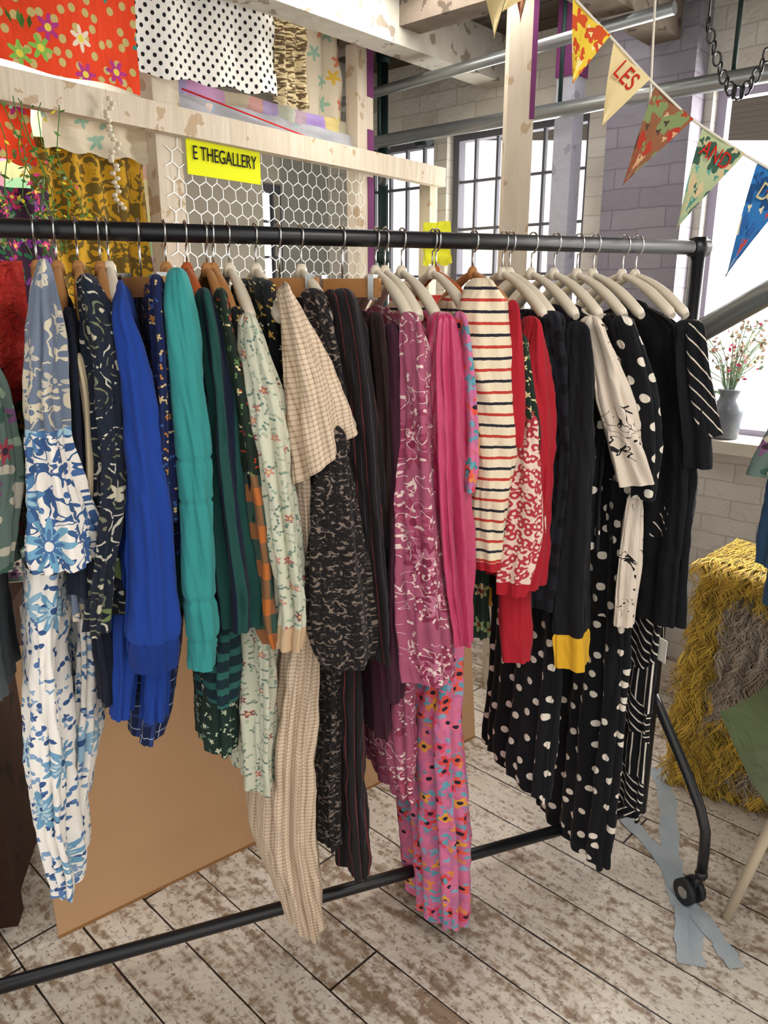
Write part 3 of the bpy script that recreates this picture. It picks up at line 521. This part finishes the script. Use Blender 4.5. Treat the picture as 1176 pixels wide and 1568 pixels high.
b=MB();a=.03;hxw=a*math.sqrt(3)
def seg2(p,q,w=.0015):
    d=Vector((q[0]-p[0],q[1]-p[1]));
    if d.length<1e-6:return
    nn=Vector((-d.y,d.x)).normalized()*w;n=len(b.V)
    b.V+=[QQ(x,-.004,z) for x,z in((p[0]-nn.x,p[1]-nn.y),(q[0]-nn.x,q[1]-nn.y),(q[0]+nn.x,q[1]+nn.y),(p[0]+nn.x,p[1]+nn.y))];b.face((n,n+1,n+2,n+3),'wire')
for r in range(18):
    for c in range(19):
        cx=.5+c*hxw+(hxw/2 if r%2 else 0);cz=1.25+r*a*1.5
        P=[(cx+a*sin(k*pi/3)+.003*sin(cx*40+k),cz+a*cos(k*pi/3)) for k in range(6)]
        for k in range(3): seg2(P[k],P[k+1])
b.obj('chicken_wire')
b=MB();b.tube([QQ(.57,-.02,2.17),QQ(.9,-.04,2.13),QQ(1.2,-.04,2.10),QQ(1.5,-.02,2.11)],.003,'red_cord',6);b.obj('red_cord')
b=MB();b.tube([QQ(.27,-.06,2.11),QQ(.27,-.07,1.78)],.001,'cord',5)
for i in range(26):
    z=2.08-i*.0115;b.blob(QQ(.27+random.uniform(-.014,.014),-.07+random.uniform(-.01,.01),z),.007,'shell',1.3,1.1,.9,8,5)
b.obj('shell_garland')
def leaf(b,p,d,l,w,k):
    p=Vector(p);d=Vector(d).normalized();sd=d.cross(Vector((random.uniform(-1,1),random.uniform(-1,1),random.uniform(-.3,1)))).normalized()*w;n=len(b.V)
    b.V+=[tuple(p),tuple(p+d*l*.5+sd),tuple(p+d*l),tuple(p+d*l*.5-sd)];b.face((n,n+1,n+2,n+3),k,sm=False)
b=MB()
for i in range(15):
    t=random.uniform(-.35,.12);o=-.06-random.random()*.05;z=2.03;P=[];L=random.uniform(.25,.42)
    for j in range(9): P.append(QQ(t+.02*sin(j+i)+.05*j/8,o,z-L*j/8+(.02 if j==1 else 0)))
    b.tube(P,.0014,'leaf',5)
    for j in range(34):
        q=P[min(8,int(random.triangular(1,9,7)))];leaf(b,(q[0]+random.uniform(-.02,.02),q[1]+random.uniform(-.02,.02),q[2]+random.uniform(-.02,.02)),(random.uniform(-1,1),random.uniform(-1,1),random.uniform(-1,.3)),random.uniform(.012,.028),.005,random.choice(['leaf']*4+['leaf_grey','petal_yellow','petal_yellow','petal_pink']))
for i in range(60):
    q=QQ(-.02+random.uniform(-.12,.1),-.08,2.36+random.uniform(-.13,.2));leaf(b,q,(random.uniform(-1,1),random.uniform(-1,1),random.uniform(-1,.3)),.04,.007,'leaf')
b.obj('trailing_foliage_garland')
# ------------------------------------------------------------ bunting
b=MB();Sx=[(.18,2.60),(.31,2.36),(.44,2.19),(.52,2.12),(.62,2.03),(.72,1.95),(.86,1.87),(1.0,1.80),(1.4,1.7)]
b.tube([(x,2.0,z) for x,z in Sx],.003,'cord',6)
pens=[((.43,2.2),(.52,2.12),(.44,2.02),'pen_yellow'),((.53,2.11),(.62,2.03),(.515,1.93),'pen_cream'),((.635,2.02),(.73,1.945),(.575,1.80),'pen_brown'),((.755,1.93),(.86,1.87),(.715,1.70),'pen_teal'),((.895,1.853),(.995,1.80),(.85,1.59),'pen_blue'),((.31,2.36),(.40,2.24),(.27,2.17),'pen_cream')]
for (p,q,r,k) in pens:
    def f(u,v,p=p,q=q,r=r):
        x=p[0]+(q[0]-p[0])*u;z=p[1]+(q[1]-p[1])*u;x+=(r[0]-x)*v;z+=(r[1]-z)*v
        return (x,2.0+.006*sin(u*5+v*4),z)
    b.grid(f,10,10,k,.12,.2)
bt=b.obj('bunting')
text('LES',.05,(.562,1.992,2.035),(1,0),'red_ink',bt,tilt=.75);text('AND',.045,(.79,1.992,1.865),(1,0),'red_ink',bt,tilt=.5);text('DO',.05,(.93,1.992,1.775),(1,0),'pen_cream',bt,tilt=.5)
b=MB();b.tube([(.02,2.4,2.62),(.14,2.4,2.46),(.30,2.4,2.40),(.50,2.4,2.62)],.003,'cord',6)
for x,z,k in((.26,2.40,'pen_cream'),(.33,2.44,'pen_brown'),(.40,2.50,'pen_cream')):
    b.grid(lambda u,v,x=x,z=z:(x+.09*u*(1-v)+.045*v,2.4+.008*sin(u*4+v*5),z-.17*v),8,8,k,.12,.2)
b.obj('bunting')
b=MB()
def link(c,ax):
    P=[]
    for i in range(13):
        a=2*pi*i/12;x,z=.011*cos(a),.018*sin(a);P.append((c[0]+(x if ax else 0),c[1]+(0 if ax else x),c[2]+z))
    b.tube(P,.003,'rail_black',6,cap=False)
for i in range(20):
    a=i/19;link((.90+.22*a,2.42,2.27-.20*sin(a*pi)+.06*a),i%2)
b.tube([(.90,2.42,2.27),(.90,2.42,2.62)],.003,'rail_black',6);b.tube([(1.12,2.42,2.33),(1.12,2.42,2.62)],.003,'rail_black',6);b.obj('hanging_chain')
b=MB();b.tube([(.70,2.3,2.62),(.71,2.3,2.3),(.72,2.3,2.02)],.003,'cord',6);b.obj('hanging_rope')
# ------------------------------------------------------------ right side things
b=MB();prof=[(0,.045),(.01,.05),(.05,.052),(.10,.057),(.13,.05),(.15,.036),(.165,.032),(.185,.042),(.19,.042)]
c=WW(.03,-.08,1.012);b.tube([(c[0],c[1],c[2]+z) for z,_ in prof],[r for _,r in prof],'vase_glaze',24);b.obj('ceramic_vase')
b=MB()
for i in range(46):
    a=random.random()*6.28;sp=random.uniform(.02,.17);h=random.uniform(.06,.27);top=(c[0]+cos(a)*sp,c[1]+sin(a)*sp*.6,c[2]+.18+h)
    b.tube([(c[0]+cos(a)*.01,c[1]+sin(a)*.01,c[2]+.17),(c[0]+cos(a)*sp*.4,c[1]+sin(a)*sp*.25,c[2]+.18+h*.6),top],.0015,'leaf_grey',5)
    for j in range(7): leaf(b,(top[0]+random.uniform(-.015,.015),top[1]+random.uniform(-.015,.015),top[2]+random.uniform(-.03,.015)),(random.uniform(-1,1),random.uniform(-1,1),random.uniform(-.2,1)),.022,.006,random.choice(['petal_dry','petal_dry','petal_dry','leaf_grey','leaf_grey','petal_dry','fleece_b','petal_pink']))
b.obj('dried_flower_bunch')
b=MB();pc=WW(.15,-.08,1.012)
for i in range(14):
    a=i*2.4;L=random.uniform(.12,.26);P=[(pc[0]+cos(a)*L*u*.5,pc[1]+sin(a)*L*u*.3,pc[2]+.09+L*1.2*u-.22*u*u) for u in(0,.25,.5,.75,1)];b.tube(P,[.004,.012,.014,.009,.002],'leaf_grey',6,.2)
b.tube([(pc[0],pc[1],pc[2]+z) for z in(0,.04,.1)],[.03,.036,.04],'plaster',18);b.obj('potted_plant')
b=MB();FR=lambda a,o,z:(1.25+.743*a+.669*o,2.12-.669*a+.743*o,z)
b.box(FR,-.25,.9,-.0,.30,.66,.72,'dark_wood')
for a in(-.22,.84):
    for o in(.03,.25): b.box(FR,a,a+.05,o,o+.05,0,.66,'dark_wood')
b.obj('wooden_bench')
b=MB()
def fs(a,v):
    L=v*1.02
    if L<.3: return Vector(FR(a,.3-L,.745+.02*sin(a*9)))
    L-=.3;return Vector(FR(a,-.03-.05*sin(L*5+a*3)-.05*L,.735-L+.01))
b.grid(lambda u,v:tuple(fs(-.28+1.1*u,v)),30,30,'fleece_d')
for i in range(17000):
    a=random.uniform(-.30,.5);v=random.random();p=fs(a,v);fro=Vector((-.669,-.743,0));top=v<.32
    q4=mnoise.noise(Vector((a*5,v*3,2)));grey=(q4>-.25 and v>.36 and a>-.2 and v<.92)
    kq=(random.choice(['fleece_g','fleece_g','fleece_b'])) if grey else random.choice(['fleece_y','fleece_y','fleece_d'])
    cl=Vector((mnoise.noise(Vector((a*28,v*20,0))),mnoise.noise(Vector((a*28,v*20,9))),0))
    L=random.uniform(.05,.12);w=.0019;sd=Vector((.743,-.669,0));ph=cl.x*7+random.random();n=len(b.V)
    for j in range(6):
        u=j/5;q=p+fro*(.055*sin(u*2.4)*(1+cl.y)+(.05*u if top else 0))+Vector((0,0,-L*u*(.6 if top else 1)+(.02*sin(u*3) if top else 0)))+sd*(.020*sin(ph+u*9)*u+.07*cl.x*u+random.uniform(-.002,.002))
        q.z=max(q.z,.004);ww=w*(1-u*.6);b.V+=[tuple(q-sd*ww),tuple(q+sd*ww)]
    for j in range(5): b.face((n+2*j,n+2*j+1,n+2*j+3,n+2*j+2),kq)
b.obj('shaggy_fleece_throw')
b=MB();b.tube([(.607,1.95,1.357),(1.43,1.247,2.03)],.026,'steel_pipe',16);b.tube([(1.45,1.25,0),(1.45,1.25,2.1)],.028,'steel_pipe',16);b.tube([(1.45,1.25,1.96),(1.45,1.25,2.08)],.036,'steel_pipe',16);b.tube([(1.45,1.25,0),(1.45,1.25,.012)],.09,'steel_pipe',20);b.obj('steel_brace_stand')
b=MB()
def FR2(s,z): return (1.0+.30*s, 1.55+.95*s, z)
b.tube([FR2(-.3,1.55),FR2(.6,1.55)],.014,'rail_black',14)
for s in(-.3,.6): b.tube([FR2(s,1.55),FR2(s,.03)],.014,'rail_black',12);b.tube([(FR2(s,0)[0],FR2(s,0)[1],.015),(FR2(s,0)[0]+.4,FR2(s,0)[1]-.1,.015)],.014,'rail_black',12)
b.obj('clothes_rail')
def fr3(s,n,z): return (1.045-.95*n,1.62+s+.3*n,z)
b=MB();b.loft([(1.5,1.5,-.02,.02,0,.06),(1.46,1.46,-.03,.03,0,.15),(1.1,1.1,-.035,.035,0,.16),(.85,.85,-.04,.04,0,.17)],0,.17,'denim',.01,9,77,fr=fr3)
b.loft([(1.30,1.30,-.04,.03),(1.2,1.2,-.06,.03),(.95,.95,-.06,.03)],.16,.035,'denim',.008,4,78,fr=fr3);b.obj('denim_jacket')
def fr4(s,n,z): return (1.035-.95*n,1.56+s+.3*n,z)
b=MB();b.loft([(1.5,1.5,-.02,.02,0,.06),(1.46,1.46,-.03,.03,0,.13),(1.36,1.36,-.035,.035,0,.17),(1.15,1.15,-.035,.035,0,.2)],0,.17,'multi_floral',.01,9,79,fr=fr4)
b.loft([(1.40,1.40,-.03,.03,.16,.03),(1.25,1.25,-.05,.04,.2,.035),(1.17,1.17,-.05,.04,.22,.04)],.2,.04,'multi_floral',.008,4,80,fr=fr4);b.obj('floral_blouse')
b=MB()
def sl(u,v):
    x=.80+.42*u;return (x+.05*(1-v)+.11*v+.02*sin(v*3),1.45+.42*v-.05*u,.46+.40*u-.07*sin(v*pi)*(1-u)+.02*sin(u*8+v*3)-.01*v)
b.grid(sl,20,16,'khaki');b.grid(lambda u,v:tuple(Vector(sl(u,0))+Vector((.03*v,.02*v,-.14*v+.02*sin(u*9)))),20,6,'khaki')
b.tube([(.885,1.63,.0),(.96,1.55,.5)],.0125,'pale_wood',12)
b.tube([(1.25,1.83,0),(1.02,1.83,.50)],.0125,'pale_wood',12);b.tube([(1.12,1.45,0),(1.2,1.45,.8)],.0125,'pale_wood',12);b.tube([(1.12,1.86,0),(1.28,1.84,.85)],.0125,'pale_wood',12)
b.tube([(.96,1.55,.5),(1.2,1.5,.8)],.0125,'pale_wood',12);b.tube([(1.26,1.38,.84),(1.30,1.88,.86)],.012,'pale_wood',12)
b.obj('canvas_folding_chair')
# ------------------------------------------------------------ cardboard + cupboard + tape
b=MB();L=Vector((1.144,.912,0));Ln=L.normalized();nn=Vector((-Ln.y,Ln.x,0))
def FC(a,o,z): p=Vector((-.81,1.56,0))+Ln*a+nn*(o+z*.10);return (p.x,p.y,z)
b.box(FC,0,1.46,0,.007,.0,.76,'cardboard');b.box(FC,-.0,1.46,-.0015,.0,.0,.008,'cardboard_edge');b.obj('cardboard_sheet')
b=MB()
def FK(a,o,z): return (-.93-.95*a-.2*o,1.60-.2*a+.95*o,z)
b.box(FK,0,.6,0,.4,.06,.74,'dark_wood');b.box(FK,-.02,.62,-.02,.42,.74,.78,'dark_wood');b.box(FK,.05,.27,-.012,0,.12,.68,'dark_wood');b.box(FK,.33,.55,-.012,0,.12,.68,'dark_wood')
for a in(0,.54):
    for o in(0,.34): b.box(FK,a,a+.06,o,o+.06,0,.06,'dark_wood')
b.obj('wooden_cupboard')
b=MB()
def strip(P,w,z):
    n=len(b.V);Q=[]
    for i in range(len(P)-1):
        for j in range(6): f=j/6;Q.append((P[i][0]*(1-f)+P[i+1][0]*f,P[i][1]*(1-f)+P[i+1][1]*f))
    Q.append(P[-1]);P=Q
    for i,p in enumerate(P):
        q=Vector(P[min(i+1,len(P)-1)])-Vector(P[max(i-1,0)]);s2=Vector((-q.y,q.x)).normalized()*w*(1+.15*sin(i*1.3)+.1*sin(i*3.1));b.V+=[(p[0]-s2.x,p[1]-s2.y,z),(p[0]+s2.x,p[1]+s2.y,z)]
    for i in range(len(P)-1): b.face((n+2*i,n+2*i+1,n+2*i+3,n+2*i+2),'tape_blue',sm=False)
strip([(.93,2.28),(.90,2.10),(.84,1.92),(.79,1.75),(.78,1.60),(.74,1.48)],.026,.0015)
strip([(.74,2.02),(.79,1.86),(.80,1.70),(.83,1.55),(.84,1.47)],.022,.003);strip([(.78,1.66),(.74,1.56),(.72,1.48)],.016,.0045);b.obj('blue_floor_tape')
# ------------------------------------------------------------ light, world, camera
w=bpy.data.worlds.new('world');bpy.context.scene.world=w;w.use_nodes=True;bg=w.node_tree.nodes['Background'];bg.inputs[0].default_value=(1,.975,.94,1);bg.inputs[1].default_value=1.5
def area(name,loc,tgt,sx,sy,e,col=(1,1,1)):
    l=bpy.data.lights.new(name,'AREA');l.shape='RECTANGLE';l.size=sx;l.size_y=sy;l.energy=e;l.color=col;o=bpy.data.objects.new(name,l);COL.objects.link(o)
    o.location=loc;o.rotation_euler=(Vector(tgt)-Vector(loc)).to_track_quat('-Z','Y').to_euler()
area('window_daylight',WW(-.5,.5,1.8),WW(-.5,-2,.8),1.4,1.2,130,(1,.97,.92));area('window_daylight_2',WW(1.15,.5,1.7),WW(1.1,-2,.8),.8,1.2,45,(1,.97,.92))
area('ceiling_fill',(.7,.6,2.55),(0,1.6,.8),1.0,.5,22,(1,.95,.88))  # added soft fill for the clothes, not an actual ceiling fitting
area('gallery_fill',(-1.2,3.2,2.5),(-1.1,3.1,0),.8,.5,26,(1,.95,.88));area('gallery_fill_2',(.2,2.9,2.55),(.2,3.4,0),1.2,.4,16,(1,.96,.9))  # two added fill lights that brighten the back of the room
cd=bpy.data.cameras.new('camera');cam=bpy.data.objects.new('camera',cd);COL.objects.link(cam);cd.sensor_fit='VERTICAL';cd.sensor_height=36;cd.lens=36*1177/1568;cd.clip_start=.05
cam.location=(0,0,1.54);cam.rotation_euler=(math.radians(90-15.6),0,0);bpy.context.scene.camera=cam
bpy.context.scene.view_settings.view_transform='Standard'
